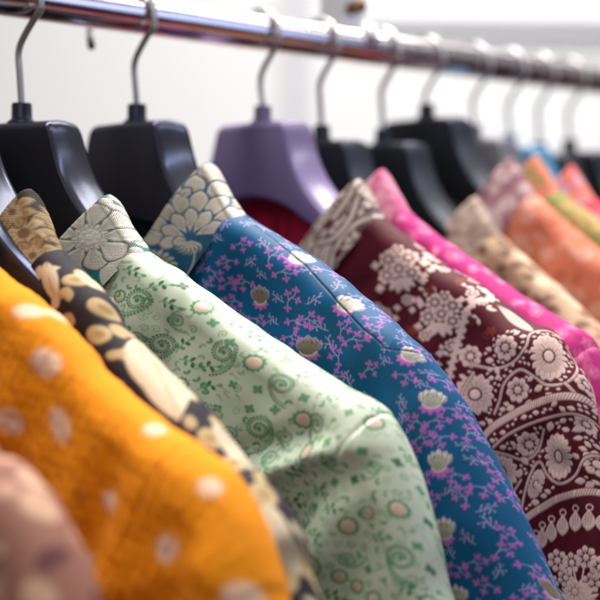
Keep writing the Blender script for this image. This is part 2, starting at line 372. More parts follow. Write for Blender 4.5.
def make_garment(name, label, cat, X0, k, k2, ridge, mat, body_cloth, collar_cloth, collar_mat=None, ds=.55, group=None,
                 H=(11, 17, 24), folds=(), und=.8, seed=1, collar=True, lining=None, s_arm=None, relief=.35, back_drop=-172, collar_h=34,
                 Cz=0.0, arm_groove=.9, drape=2.6, crinkle=0.0, neck_to=(0, -258)):
    """ridge: shoulder-and-sleeve line (u, z) in mm from the collar's foot outwards; front lies towards -X"""
    base = (X0, 0, ZR - .70)
    root = empty(name, base); tag(root, label, cat, group)
    O_near, s_near = catmull(ridge, int(1 + np.sum(np.linalg.norm(np.diff(np.array(ridge, float), axis=0), axis=1)) / ds))
    if s_arm is None: s_arm = 165.0
    def inner(s, back):
        c = np.clip(s / s_arm, 0, None)
        kx = [0, .2, .45, 1.0, 1.6, 2.6]
        if back: pu, pz = [0, 0, 5, 60, 110, 190], [back_drop + Cz, -330, -480, -620, -650, -690]
        else: pu, pz = [neck_to[0], 0, 5, 60, 110, 190], [neck_to[1] + Cz, -330, -480, -620, -650, -690]
        return np.stack([np.interp(c, kx, pu), np.interp(c, kx, pz)], 1)
    def shell(O, s, bf, bb, far, lift=0.0, smin=None, smax=None):
        """vertices of the body sheet over ridge samples O; returns V(mm in u,w,z), plane coords, grid shape"""
        n = len(O); Hh = np.interp(s, [0, s_arm, s_arm * 2.2], H); R = Hh * .95
        Vs, Us = [], []
        for side, bs in ((-1, bb), (1, bf)):
            I = inner(s, side < 0)
            for c in range(2): I[:, c] = gsmooth(I[:, c], max(1, 12 / max(ds if not far else 4, .3)))
            I[0] = inner(s[:1], side < 0)[0]
            e = I - O; Lg = np.linalg.norm(e, axis=1); e /= Lg[:, None]
            nf = bs[0]                                  # fine offsets (mm), then nx rows to the hem
            bgrid = np.concatenate([np.broadcast_to(nf, (n, len(nf))), nf[-1] + (np.maximum(Lg + R * .57, nf[-1] + 8) - nf[-1])[:, None] * np.linspace(0, 1, bs[1] + 1)[None, 1:]], 1)
            th = np.minimum(bgrid / R[:, None], np.pi / 2)
            ext = np.maximum(bgrid - R[:, None] * np.pi / 2, 0)
            d = R[:, None] * (1 - np.cos(th)) + ext
            w = side * (Hh[:, None] * np.sin(th) + .07 * np.minimum(ext, 150))
            un = side * bgrid - .57 * R[:, None]
            U = O[:, None, 0] + e[:, None, 0] * un; Z = O[:, None, 1] + e[:, None, 1] * un
            pu = O[:, None, 0] + e[:, None, 0] * d; pz = O[:, None, 1] + e[:, None, 1] * d
            ramp = np.clip(bgrid / 22, 0, 1)
            w = w + und * (wav(seed, U, Z, 75) * ramp + .25 * wav(seed + 9, U, Z, 28) * np.clip(bgrid / 8, .15, 1))
            dr = wav(seed + 40, (U - .25 * Z) * 1.0, Z * .16 + U * .04, 34, 5)
            w = w + side * drape * np.clip((bgrid - 8) / 55, 0, 1) * dr + .75 * und * wav(seed + 60, U, Z * .6, 15, 9) * np.clip(wav(seed + 61, U, Z, 90, 4), 0, 1.2) + crinkle * (wav(seed + 50, U, Z * .7, 7, 12) + .7 * wav(seed + 51, U, Z * .7, 3.4, 12)) * np.clip(bgrid / 6, .3, 1)
            if side > 0 and not far and len(folds): w = w + fold_field(folds, U, Z) * ramp
            pz = pz + (und * (.7 * wav(seed + 3, U, Z * .2, 45) + .45 * wav(seed + 4, U, Z * .2, 19)) * (1 - ramp))
            nr = np.stack([-e[:, None, 0] * np.cos(th), side * np.sin(th), -e[:, None, 1] * np.cos(th)], -1)
            A = (np.stack([pu, w, pz], -1), U, Z, nr)
            if side < 0: A = tuple(a[:, ::-1] for a in A)
            else: A = tuple(a[:, 1:] for a in A)
            Vs.append(A)
        P, U, Z, nr = [np.concatenate([Vs[0][i], Vs[1][i]], 1) for i in range(4)]
        return P, U, Z, nr
    def world(P, far):
        u = -P[..., 0] if far else P[..., 0]
        x = k * u + k2 * np.maximum(0, u - 220) - P[..., 1]
        return np.stack([x, -u, P[..., 2] + 700], -1) / 1000
    fine_f = np.r_[np.arange(0, 135, ds)]; fine_b = np.r_[np.arange(0, 26, ds), np.arange(26, 80, 4)]
    full = lambda U, Z: body_cloth.sample(sq(U), Z)
    for far in (False, True):
        if far:
            O, s = catmull(ridge, 90); bf = (np.r_[0:30:2., 30:130:6.], 10); bb = bf
        else:
            O, s = O_near, s_near; bf, bb = (fine_f, 14), (fine_b, 12)
        P, U, Z, nr = shell(O, s, bf, bb, far)
        rgb, met, hg = full(U, Z)
        groove = np.exp(-((s - s_arm) / 1.3) ** 2)[:, None] * arm_groove
        P = P + nr * (hg * relief - groove)[..., None]
        Wd = world(P, far)
        n, m = U.shape; Fq = grid_faces(n, m)
        if far: Fq = Fq[:, ::-1]
        col = np.concatenate([rgb, met[..., None]], -1).reshape(-1, 4); cl = np.stack([U, Z, 0 * U], -1).reshape(-1, 3)
        V = Wd.reshape(-1, 3)
        cut = int(np.searchsorted(s, s_arm))
        for part, sel in (('body', slice(0, cut + 1)), ('sleeve', slice(cut, n))):
            idx = np.arange(n * m).reshape(n, m)[sel].ravel(); nn = len(idx) // m
            Fp = grid_faces(nn, m); Fp = Fp[:, ::-1] if far else Fp
            me = np_mesh(part, V[idx], Fp, {'thread': col[idx], 'cloth': cl[idx]})
            if part == 'body' and far:                 # both halves of the body are one mesh
                a = near_body; Vb = np.vstack([a[0], V[idx]]); Fb = np.vstack([a[1], Fp + len(a[0])])
                bpy.data.meshes.remove(me)
                me = np_mesh('body', Vb, Fb, {'thread': np.vstack([a[2], col[idx]]), 'cloth': np.vstack([a[3], cl[idx]])})
                link('body', me, mat, root)
            elif part == 'body':
                near_body = (V[idx], Fp, col[idx], cl[idx]); bpy.data.meshes.remove(me)
            else: link('sleeve', me, mat, root)
        if lining is not None and not far:             # inside of the back, seen through the neck opening
            O2, s2 = catmull(ridge, 90); O2, s2 = O2[:60], s2[:60]
            P2, U2, Z2, n2 = shell(O2, s2, (np.r_[0:4:2.], 1), (np.r_[0:30:2., 30:130:6.], 10), True)
            jb = len(np.r_[0:30:2., 30:130:6.]) + 10
            P2 = (P2 - n2 * 1.6)[:, :jb - 2]; P2[..., 0] -= 7 * np.clip(1 - P2[..., 0] / 60, 0, 1); U2, Z2 = U2[:, :jb - 2], Z2[:, :jb - 2]
            lc, lm = lining
            out = []
            for f2 in (False, True): out.append(world(P2, f2).reshape(-1, 3))
            g = grid_faces(*U2.shape); rr, mm, _ = lc.sample(sq(U2), Z2)
            cc = np.concatenate([rr, mm[..., None]], -1).reshape(-1, 4); c3 = np.stack([U2, Z2, 0 * U2], -1).reshape(-1, 3)
            link('lining', np_mesh('lining', np.vstack(out), np.vstack([g, g[:, ::-1] + len(out[0])]), {'thread': np.vstack([cc, cc]), 'cloth': np.vstack([c3, c3])}), lm, root)
    # ---- stand collar: a folded band round the neck opening, inside and outside faces
    if collar:
        O = O_near[:3]; s = s_near[:3]; o = O[0]; dsc = ds
        Vall, Fall, Call, Lall, Mi = [], [], [], [], []
        nofs = 0
        for far in (False, True):
            st = dsc if not far else 3.0
            bfr, bbk = np.arange(0, 150, st), np.arange(0, 26, st * 2)
            rows = []
            for side, bs in ((-1, bbk), (1, bfr)):
                I = inner(np.zeros(1), side < 0)[0]; e = (I - o) / np.linalg.norm(I - o)
                th = np.minimum(bs / 3.2, np.pi / 2); ext = np.maximum(bs - 3.2 * np.pi / 2, 0)
                d = 3.2 * (1 - np.cos(th)) + ext; w = side * (H[0] * .5 * np.sin(th) + (H[0] * .85) * (1 - np.exp(-ext / 18)) + .04 * ext)
                basep = np.stack([o[0] + e[0] * d, w, o[1] + e[1] * d], 1)
                eup0 = np.array([-.60, .80])
                eu = np.tile(np.array([-.60, .80]), (len(bs), 1))
                f = np.clip((bs - (75 if side > 0 else 5)) / 45, 0, 1)[:, None]
                if side > 0: g0 = np.clip(bs / 22, 0, 1)[:, None]; eu = eu * (1 - g0) + np.array([-.74, .67]) * g0
                eu = eu * (1 - f) + np.array([-.15, .98]) * f; eu /= np.linalg.norm(eu, axis=1)[:, None]
                un = side * bs
                A = (basep, eu, o[0] + e[0] * un, o[1] + e[1] * un, np.stack([-e[0] * np.cos(th), side * np.sin(th), -e[1] * np.cos(th)], 1))
                rows.append(tuple(a[::-1] for a in A) if side < 0 else tuple(a[1:] for a in A))
            B, EU, U0, Z0, NR = [np.concatenate([rows[0][i], rows[1][i]], 0) for i in range(5)]
            hs = np.arange(-2, collar_h - .6, st); no = len(hs)
            prof = [(h, 0.55, 0) for h in hs] + [(collar_h - .25, .4, 0), (collar_h, 0, 0), (collar_h - .25, -.4, 1)] + [(h, -.55, 1) for h in np.arange(collar_h - 1, 2, -3 if far else -1.5)]
            n, m = len(B), len(prof)
            hb = np.where(np.arange(n) < len(rows[0][0]), 1 - .8 * np.clip((len(rows[0][0]) - 1 - np.arange(n)) * st * 2 / 16, 0, 1), 1.0)[:, None]
            h = np.array([p[0] for p in prof]); off = np.array([p[1] for p in prof]); ins = np.array([p[2] for p in prof])
            U = U0[:, None] + EU[:, None, 0] * h; Z = Z0[:, None] + EU[:, None, 1] * h
            src = collar_cloth or body_cloth
            rgb, met, hg = src.sample(sq(U), Z)
            if lining is not None and lining[0] is not None:
                lr, lmm, _ = lining[0].sample(sq(U), Z)
                rgb = np.where(ins[None, :, None] > 0, lr, rgb); met = np.where(ins[None] > 0, lmm, met)
            lean_in = 1.5 * np.clip(h / collar_h, 0, 1)
            P = np.stack([B[:, None, 0] + EU[:, None, 0] * h * hb, B[:, None, 1] * (1 - .012 * lean_in), B[:, None, 2] + EU[:, None, 1] * h * hb], -1)
            wob = und * .5 * wav(seed + 21, U, Z, 40)
            P = P + NR[:, None, :] * (off + wob + np.where(ins[None] > 0, 0, hg * relief * .6))[..., None]
            Vall.append(world(P, far).reshape(-1, 3)); g = grid_faces(n, m) + nofs
            Fall.append(g[:, ::-1] if far else g); nofs += n * m
            Call.append(np.concatenate([rgb, met[..., None]], -1).reshape(-1, 4)); Lall.append(np.stack([U, Z, 0 * U], -1).reshape(-1, 3))
        link('collar', np_mesh('collar', np.vstack(Vall), np.vstack(Fall), {'thread': np.vstack(Call), 'cloth': np.vstack(Lall)}), collar_mat or mat, root)
    return root

# ------------------------------------------------------------------ the hangers
M_black = plain('black_plastic', (.021, .020, .025), .22, 0, var=.1, scale=40, rv=.45, bump=.02, tint=(.50, .56, 1.0))
M_black2 = plain('matt_black_plastic', (.010, .011, .013), .40, 0, var=.1, scale=40, rv=.3, tint=(.62, .70, 1.0))
M_purple = plain('purple_plastic', (.185, .135, .285), .26, 0, var=.06, scale=30)
M_grey = plain('grey_plastic', (.16, .16, .19), .4)
M_blue = plain('blue_plastic', (.09, .27, .46), .4)
make_hanger(-.390, -62, 0.0, M_black, 'black plastic hanger under the mauve jacket')
make_hanger(-.335, -62, .10, M_black, 'black plastic hanger under the orange jacket')
make_hanger(-.283, -58, .03, M_black, 'black plastic hanger holding the dark brown floral jacket')
make_hanger(-.228, -61, .20, M_black, 'glossy black hanger holding the pale green brocade jacket')
make_hanger(-.144, -56, .0, M_black, 'broad black hanger holding the blue floral jacket', big=True, hookyaw=.12)
make_hanger(-.036, -50, .0, M_purple, 'purple plastic hanger holding the maroon jacket', deep=-9)
make_hanger(.022, -60, .0, M_black2, 'dark hanger half hidden just behind the purple hanger')
make_hanger(.088, -59, .0, M_black2, 'black hanger with pale shine on its top, holding the tan jacket')
make_hanger(.139, -37, .0, M_black2, 'large matt black hanger holding the coral jacket', wire=.0016)
make_hanger(.199, -50, .0, M_grey, 'grey hanger just beyond the large matt black hanger', wire=.0016)
make_hanger(.247, -55, .0, M_blue, 'light blue plastic hanger far along the rail', wire=.0016)
make_hanger(.290, -60, .0, M_black2, 'small dark hanger just beyond the light blue hanger', wire=.0016)
make_hanger(.336, -55, .0, M_black2, 'farthest black hanger in view, over the dark golden brown jacket', wire=.0016)


# ------------------------------------------------------------------ the woven motifs
# pattern space: x = .72 * u (the cloth is seen at 45 degrees and its motifs are woven wide), y = z, both in mm
TAU = 2 * math.pi
def inside(p, poly):
    r = False
    for (x0, y0), (x1, y1) in zip(poly, poly[1:] + poly[:1]):
        if (y0 > p[1]) != (y1 > p[1]) and p[0] < (x1 - x0) * (p[1] - y0) / (y1 - y0) + x0: r = not r
    return r
def free(c, p, base, r):
    """is the ground still bare within r of p"""
    for dx, dy in ((0, 0), (r, 0), (-r, 0), (0, r), (0, -r)):
        i, j = int((p[0] + dx - c.u0) * c.res), int((p[1] + dy - c.z0) * c.res)
        if not (0 <= i < c.w and 0 <= j < c.h) or abs(c.rgb[j, i, 0] - base[0]) > .02: return False
    return True
def near_any(x, y, pts, r): return any((x - a) ** 2 + (y - b) ** 2 < r * r for a, b in pts)
def lattice(seed, dx, dy, jit, x0=-10, x1=330, y0=-500, y1=-20, skew=.5):
    rg = random.Random(seed); out = []
    for j in range(int((y1 - y0) / dy)):
        for i in range(int((x1 - x0) / dx)):
            out.append((x0 + (i + (j % 2) * skew) * dx + rg.uniform(-jit, jit), y0 + j * dy + rg.uniform(-jit, jit)))
    return out
def ring_petals(c, x, y, n, r, L, Wd, col, met=0, hgt=0, a0=0.0, vein=None):
    for i in range(n):
        a = a0 + i * TAU / n
        c.leaf(x + r * math.cos(a), y + r * math.sin(a), a, L, Wd, col, met, hgt, .6, vein)
def rosette(c, x, y, r, col, met, gap, n=8, a0=0.0):
    ring_petals(c, x, y, n, r * .34, r * .70, r * .60, col, met, .8, a0)
    c.disc(x, y, r * .36, gap); c.disc(x, y, r * .30, col, met, .8)
    for i in range(n): c.stroke([(x + r * .42 * math.cos(a0 + i * TAU / n), y + r * .42 * math.sin(a0 + i * TAU / n)), (x + r * .7 * math.cos(a0 + i * TAU / n), y + r * .7 * math.sin(a0 + i * TAU / n))], .35, .12, gap)
def sunflower(c, x, y, rx, ry, col, met, gap, ang=0.0, n=16):
    for k, (f0, f1, cc) in enumerate(((.55, .48, 1.0), (.30, .42, .8))):
        for i in range(n):
            a = i * TAU / n + k * .2; ca, sa = math.cos(a), math.sin(a)
            px, py = rx * f0 * ca, ry * f0 * sa; dx, dy = rx * ca, ry * sa
            l = math.hypot(dx, dy); R = math.cos(ang), math.sin(ang)
            aa = math.atan2(dy, dx) + ang
            X, Y = x + px * R[0] - py * R[1], y + px * R[1] + py * R[0]
            c.leaf(X, Y, aa, l * f1, l * .36, tuple(q * cc for q in col), met, .8, .5)
            c.stroke([(X, Y), (X + l * f1 * .7 * math.cos(aa), Y + l * f1 * .7 * math.sin(aa))], .3, .1, gap)
    c.ell(x, y, rx * .30, ry * .30, ang, gap); c.ell(x, y, rx * .24, ry * .24, ang, col, met, .8)

# ---- blue silk: silver lotuses on magenta sepals, flowering sprigs, lilac twigs
B_BASE, B_SIL, B_MAG, B_LIL = (.0012, .080, .195), (.54, .51, .44), (.46, .12, .48), (.48, .36, .66)
def lotus(c, x, y, ang, s=1.0, dark=False, wx=1.0):
    F = frame(x, y, ang, s, wx); up = ang + math.pi / 2
    for d in (-2.85, -2.3, -1.57, -.84, -.3):
        c.leaf(*F(0, -3.6), ang + d, 6.2 * s, 2.6 * s, B_MAG, .1, .4)
    body = (.27, .225, .17) if dark else B_SIL
    for g, col, h in ((.75, B_LIL, .4), (0, body, .9)):
        for d in (-.66, .66, -.36, .36, 0):
            L = (12.4 - 2.6 * abs(d)) * s
            if not g: c.leaf(*F(0, -4.9), up + d * wx, L + .3, 4.6 * s * wx + .7, tuple(q * .35 for q in body), .2, .5, .62)
            c.leaf(*F(0, -4.9), up + d * wx, L + g, 4.6 * s * wx + 1.6 * g, col, .35 * (g == 0), h, .62)
        c.ell(*F(0, -1.2), 4.6 * s * wx + g * .6, 4.0 * s + g * .6, ang, col, .35 * (g == 0), h)
    for i in range(-5, 6):                                    # the metal thread's own ribs
        c.stroke([F(i * .75, -4.4), F(i * 1.05, 4.4 - .12 * i * i)], .34, .2, tuple(q * .40 for q in body), .3)
    for j in range(6):
        c.stroke([F(-4.2 + .3 * j, -3.8 + 1.4 * j), F(4.2 - .3 * j, -3.8 + 1.4 * j)], .24, .24, tuple(q * .5 for q in body), .3)
    c.stroke([F(-4.8, -2.8), F(-2.6, -4.7), F(0, -5.2), F(2.6, -4.7), F(4.8, -2.8)], .7, .7, (.62, .52, .40), .4, .6)
def floret(c, x, y, ang, s=1.0, col=B_MAG):
    for d, l in ((-1.15, 3.0), (0.05, 3.8), (1.15, 3.0)):
        c.leaf(x, y, ang + d, l * s * 1.2, 1.9 * s, col, .05, .4, .6)
def sprig(c, x, y, ang, s=1.0, flip=1):
    F = frame(x, y, ang, s, flip)
    c.stroke(np.vstack([bez(F(-6, -2), F(-2, 2.5), F(3, .5)), bez(F(3, .5), F(6, -.6), F(8, 1.6))]), .5 * s, .4 * s, B_LIL, .05, .3)
    c.stroke(bez(F(-1, .6), F(0, 3), F(2.2, 4.4)), .42 * s, .36 * s, B_LIL, 0, .3)
    c.stroke(bez(F(1.5, .9), F(3, -1.8), F(3.2, -3.6)), .42 * s, .36 * s, B_LIL, 0, .3)
    for (a, b, d) in ((-6, -2, -2.5), (8, 1.6, .5), (2.2, 4.4, 1.0), (3.2, -3.6, -1.3)):
        p, q = F(a, b), F(a + math.cos(d), b + math.sin(d)); floret(c, *p, math.atan2(q[1] - p[1], q[0] - p[0]), s)
def twig(c, x, y, ang, s=1.0, flip=1):
    F = frame(x, y, ang, s, flip)
    c.stroke(bez(F(-6, -3), F(-1, -2.5), F(1, 0)), .5 * s, .5 * s, B_LIL, 0, .3); c.stroke(bez(F(1, 0), F(3, 2.4), F(7, 2.8)), .5 * s, .35 * s, B_LIL, 0, .3)
    for p in (((-3, -2.6), (-4, .4), (-2.6, 2.2)), ((-1, -1.6), (-.6, 1.6), (1.4, 3.6)), ((1, 0), (3.6, -.6), (5.4, -2.8)), ((4, 2.2), (5.6, 3.8), (5.4, 5.6)), ((2.6, -.4), (2.8, -2.4), (1.8, -4))):
        q = [F(*k) for k in p]; c.stroke(bez(*q), .45 * s, .35 * s, B_LIL, 0, .3); c.disc(*q[2], .48 * s, B_LIL, 0, .3)
def blue_cloth():
    c = Cloth(20, 290, -480, -60, 4.0, B_BASE); rg = random.Random(4)
    L1 = [(113.1, -148), (138.9, -173.1), (172.1, -196.1)]; L2 = [(95.3, -172), (124.3, -197.3)]
    L3 = [(185.1, -219.4), (193, -250.7), (198.4, -283.7), (204.3, -317.2), (244, -303), (229.4, -270.1), (217.2, -238.6), (156.9, -216.8)]
    allL = L1 + L2 + L3
    for p in L1: lotus(c, *p, -.4, .80, False, .9)
    for p in L2: lotus(c, *p, .05, .80, True, .9)
    for p in L3[:4]: lotus(c, *p, .10, .84, False, .84)
    for p in L3[4:5]: lotus(c, *p, .2, .84, True, .84)
    for p in lattice(8, 31, 36, 1.5):
        if not near_any(*p, allL, 25) and p[1] < -300 - .0 * p[0] or (p[0] < 60 and not near_any(*p, allL, 22)): lotus(c, *p, .1, .84, False, .85); allL = allL + [p]
    sp = [(84.4, -143.5), (77.7, -153.1), (86, -164.7), (108.4, -158.4), (112.6, -172.8), (122.3, -183), (138.9, -187.2), (144.6, -192), (116.1, -184.5), (143.7, -197.3), (151.3, -206.9), (159.6, -210.4), (187.6, -205.1), (171.5, -208.8), (202.1, -232), (183.2, -239.2), (212.4, -243.9), (211.5, -261.5), (222, -261.2), (217.9, -252), (189.6, -269.8), (212.3, -299.1), (223.2, -292.1), (225.6, -282.9), (218.8, -310.1), (234.6, -297), (239.7, -311.4), (136, -176.9), (101.7, -149.8), (153.3, -186.2), (178.2, -188.3), (126.2, -152)]
    tw = [(96.3, -142.3), (106.3, -172), (124.2, -172.2), (131.6, -162.4), (120.2, -154.3), (148.5, -197.9), (164.6, -179.6), (152.6, -209.9), (167.8, -187.1), (196.9, -214.3), (173.3, -229.1), (206.7, -246.3), (214.5, -271.3), (199.3, -263.9), (217.1, -278.6), (234.7, -308.4), (209.7, -286.8), (89.9, -152.8), (133.6, -195.5), (141.8, -163.6), (161.5, -201.1), (181.5, -202.9), (207.2, -228.3)]
    for i, p in enumerate(sp):
        if not near_any(*p, allL, 7) and not near_any(*p, sp[:i], 6): sprig(c, *p, rg.uniform(-.9, .9) + .4, .54 + .12 * rg.random(), rg.choice((-1, 1)))
    for i, p in enumerate(tw):
        if not near_any(*p, allL, 7) and not near_any(*p, sp + tw[:i], 5.5): twig(c, *p, rg.uniform(-.9, .9) + .2, .56 + .12 * rg.random(), rg.choice((-1, 1)))
    for p in lattice(5, 9, 9, 1.8):
        if not near_any(*p, allL, 9) and not near_any(*p, sp + tw, 6.6): (sprig if rg.random() < .5 else twig)(c, *p, rg.uniform(-1, 1), .55, rg.choice((-1, 1)))
    seam = [(87.7, -130.1), (99.6, -138.4), (116.1, -152.2), (133.6, -171.3), (148, -185.5), (159.6, -194.6), (165.2, -194.8), (174.1, -193)]
    c.stroke(seam, .8, .8, (.004, .02, .05), 0, -2.2)
    return c
def blue_collar():
    c = Cloth(-40, 90, -240, -40, 5.0, (.008, .075, .15)); s = (.56, .50, .43); G = (.006, .085, .16)
    ctr = [(56.5, -141), (39.5, -157.7), (77.8, -118.2)]
    (x, y) = ctr[0]
    def petal(X, Y, a, L, Wd):
        c.leaf(X, Y, a, L + .9, Wd + 1.9, G, 0, 0, .66); c.leaf(X, Y, a, L, Wd, s, .5, 1.1, .66)
        for k in range(-2, 3):
            c.stroke([(X + L * .25 * math.cos(a + k * .07), Y + L * .25 * math.sin(a + k * .07)), (X + L * .86 * math.cos(a + k * .13), Y + L * .86 * math.sin(a + k * .13))], .30, .2, tuple(q * .42 for q in s), .4)
    for (n, r, L, Wd, a0, sp) in ((11, 36, 17, 10.5, .45, 2.4), (9, 27, 18, 10.5, .6, 2.3), (8, 18, 18, 9.5, .5, 2.6), (7, 10, 17, 8.5, .66, 2.5), (6, 3, 14, 7, .5, 2.9)):
        for i in range(n):
            a = a0 + sp * i / (n - 1); petal(x + r * math.cos(a), y + r * math.sin(a), a, L, Wd)
    for i in range(7):
        a = -.9 - 2.0 * i / 6; petal(x, y - 1, a, 9, 5.5)
    c.ell(x - .5, y - 1.2, 1.8, 1.1, .3, G)
    F = frame(*ctr[1], .35, 1.0)
    for i in range(9): petal(*F(-1 + .8 * i, 2 - .6 * i), .35 + 1.9 - i * .42, 8.5, 3.6)
    c.stroke(bez((x - 12, y - 3), (x - 16, y - 12), (x - 26, y - 10)), .7, .6, s, .5, .8); c.stroke(bez((x + 3, y - 8), (x + 4, y - 16), (x - 2, y - 24)), .7, .6, s, .5, .8)
    for (dx, dy, a) in ((13, -12, -.6), (9, -17, -1.3), (16, -8, .1), (-20, 1, 2.6), (-24, -3, 3.2), (-27, -18, 3.6), (6, -26, -1.4), (-14, -30, 3.6), (-4, -34, -1.2)): petal(x + dx, y + dy, a, 6, 4)
    for (dx, dy) in ((22, 4), (-8, 22), (30, 18), (35, 28), (18, 36), (24, 42)): petal(x + dx, y + dy, .9, 8, 5)
    e = [(70, -98.6), (81.2, -121.1)]
    return c

# ---- pale green brocade: green scrolls with beaded rims, rosy flower centres
G_BASE, G_DK, G_MD, G_LT = (.55, .61, .47), (.035, .15, .06), (.10, .29, .13), (.26, .42, .25)
def gflower(c, x, y, r=4.2):
    ring_petals(c, x, y, 12, r * .85, r * .72, r * .5, G_MD, 0, .3); ring_petals(c, x, y, 12, r * .85, r * .45, r * .3, G_DK, 0, .3, .26)
    c.disc(x, y, r * .98, (.62, .60, .42)); c.disc(x, y, r * .86, (.70, .50, .40), .1, .5)
def clover(c, x, y, ang, s=1.0, col=G_MD):
    for i in range(4): c.leaf(x, y, ang + i * TAU / 4, 3.1 * s, 2.4 * s, col, 0, .3)
def gsprig(c, x, y, ang, s=1.0):
    F = frame(x, y, ang, s); c.stroke(bez(F(-5, -2), F(0, 1), F(6, 0)), .5, .4, G_MD, 0, .2)
    for (a, b, d) in ((-3, -.8, 1.2), (-1.5, -.2, -1.0), (1, .3, 1.1), (2.6, .3, -.9), (6, 0, .1)): c.leaf(*F(a, b), ang + d, 4 * s, 2.2 * s, G_DK if b > 0 else G_MD, 0, .3)
def paisley(c, x, y, ang, s=1.0, flip=1):
    F = frame(x, y, ang, s, flip)
    sp = [F(*q) for q in spiral(0, 0, 1.2, 7.2, 0, 1.45, 48)]
    tail = [F(*q) for q in bez((7.2 * math.cos(1.45 * TAU), 7.2 * math.sin(1.45 * TAU)), (-5, -12), (9, -13), 16)]
    c.stroke(np.vstack([sp, tail]), .7 * s, 1.0 * s, G_MD, 0, .25)
    big = np.array([F(*q) for q in spiral(0, 0, 2.6, 8.8, 0, 1.45, 60)] + [F(*q) for q in bez((8.8 * math.cos(1.45 * TAU), 8.8 * math.sin(1.45 * TAU)), (-6, -15), (10, -15), 18)])
    c.stroke(big, 1.3 * s, 1.5 * s, G_DK, 0, .3, dash=2.1 * s, duty=.6)
    c.disc(*F(0, 0), 1.5 * s, G_MD, 0, .3)
def green_cloth():
    c = Cloth(20, 290, -480, -60, 4.0, G_BASE); rg = random.Random(7)
    fl = [(104.6, -174.1), (130.2, -201), (151.9, -227.3), (158.9, -241.4), (188.9, -223.5), (183.3, -274.9), (205.6, -263.8), (196.2, -308.9), (221.4, -305.7)]
    pa = [(88.3, -195.4), (142, -211), (133.6, -233.9), (159.4, -229.1), (117.1, -197), (208.5, -287.6), (77.5, -172.2), (173.7, -206.8), (165, -295.3)]
    cl = [(94.5, -163.1), (110.4, -182.1), (119.3, -191.7), (132.3, -214.4), (140.3, -223.6), (129.3, -224.3), (151.5, -216.5), (188.4, -238.8), (184.4, -253.1), (211.6, -246.2), (216.1, -263.1), (214.1, -279.3), (192.1, -295.1), (219.6, -288), (173.9, -255.1), (201.6, -240.5), (170.9, -236), (176.7, -221)]
    sg = [(84.7, -164.5), (90.8, -173.2), (101.8, -202.3), (109.1, -204.8), (97.6, -194.8), (118, -179.6), (125.9, -185.2), (132.8, -192.3), (148.6, -203.5), (164.8, -214.6), (173.9, -267.3), (205.5, -233.1), (216.7, -250.8), (152.7, -252.3), (148.6, -267.8), (174, -308.8), (72.7, -156.4)]
    for i, p in enumerate(pa): paisley(c, *p, rg.uniform(-.6, .8) + (.0 if i else -.4), .74 if i not in (1, 3) else .64, 1 if i % 2 else -1)
    done = fl + pa + cl + sg
    for p in sg: gsprig(c, *p, rg.uniform(-.6, .9), .8)
    for p in cl: clover(c, *p, rg.uniform(0, 1.5), .85, G_MD if rg.random() < .6 else G_DK)
    for p in fl: gflower(c, *p, 3.2)
    for p in lattice(3, 11, 11, 2.2):
        if near_any(*p, done, 9): continue
        k = rg.random()
        if k < .22: gflower(c, *p, 2.5)
        elif k < .5: paisley(c, *p, rg.uniform(-1, 1), .42, rg.choice((-1, 1)))
        elif k < .75: gsprig(c, *p, rg.uniform(-1, 1), .75)
        else: clover(c, *p, rg.uniform(0, 1), .75)
    for p in lattice(31, 5.4, 5.4, 1.5):
        if not near_any(*p, done, 5.2):
            k = rg.random(); q = G_MD if rg.random() < .45 else G_LT
            if k < .45:
                a = rg.uniform(0, 6); c.leaf(*p, a, 3.0, 1.5, q, 0, .2); c.leaf(*p, a + 1.2, 2.6, 1.3, q, 0, .2)
            elif k < .8: c.stroke(spiral(*p, .4, 2.1, rg.uniform(0, 6), 1.2, 16), .5, .45, q, 0, .2)
            else: c.stroke(bez(p, (p[0] + rg.uniform(-4, 4), p[1] + 3), (p[0] + rg.uniform(-5, 5), p[1] - 2)), .9, .8, q, 0, .2, dash=1.5)
    return c
def green_collar():
    c = Cloth(-40, 90, -240, -40, 5.0, (.008, .16, .15)); s = (.60, .56, .49); G = (.012, .15, .14); d = (.30, .28, .25)
    f = [(50.5, -140.6), (68.8, -120.6), (35.4, -153), (65.1, -155.7)]
    def daisy(x, y, R, n, a0):
        c.disc(x, y, R * .42, s, .4, .6)
        for i in range(n):
            a = a0 + i * TAU / n
            c.leaf(x + R * .16 * math.cos(a), y + R * .16 * math.sin(a), a, R * .89, R * .70, (.13, .125, .11), .2, .1, .70); c.leaf(x + R * .16 * math.cos(a), y + R * .16 * math.sin(a), a, R * .86, R * .585, s, .4, 1.0, .72)
            for k in range(-2, 3):
                t = a + k * .085; c.stroke([(x + R * .34 * math.cos(a + k * .04), y + R * .34 * math.sin(a + k * .04)), (x + R * .9 * math.cos(t), y + R * .9 * math.sin(t))], .2, .14, d, .3)
        ring_petals(c, x, y, 8, R * .1, R * .17, R * .15, s, .4, 1.0); c.ring(x, y, R * .27, .35, d); c.disc(x, y, R * .11, s, .4, 1.0)
    x, y = f[1]; c.disc(x, y, 11, s, .4, .7); c.ring(x, y, 8.6, .6, d); c.ring(x, y, 6.9, .35, d); rosette(c, x, y, 6, s, .4, d, 7)
    for i in range(10): c.disc(x + 13 * math.cos(i * .5 + 1.4), y + 13 * math.sin(i * .5 + 1.4), 2.1, s, .4, .9)
    x, y = f[2]; daisy(x - 14, y - 14, 16, 10, .3)
    x, y = f[3]; c.disc(x + 4, y - 4, 12, s, .4, .7); rosette(c, x + 4, y - 4, 9, s, .4, d, 8)
    x, y = f[0]
    for i in range(9): c.disc(x + 19.5 * math.cos(-1.0 + i * .30), y + 19.5 * math.sin(-1.0 + i * .30), 2.3, s, .4, .9)
    daisy(x, y, 18, 9, .12)
    return c

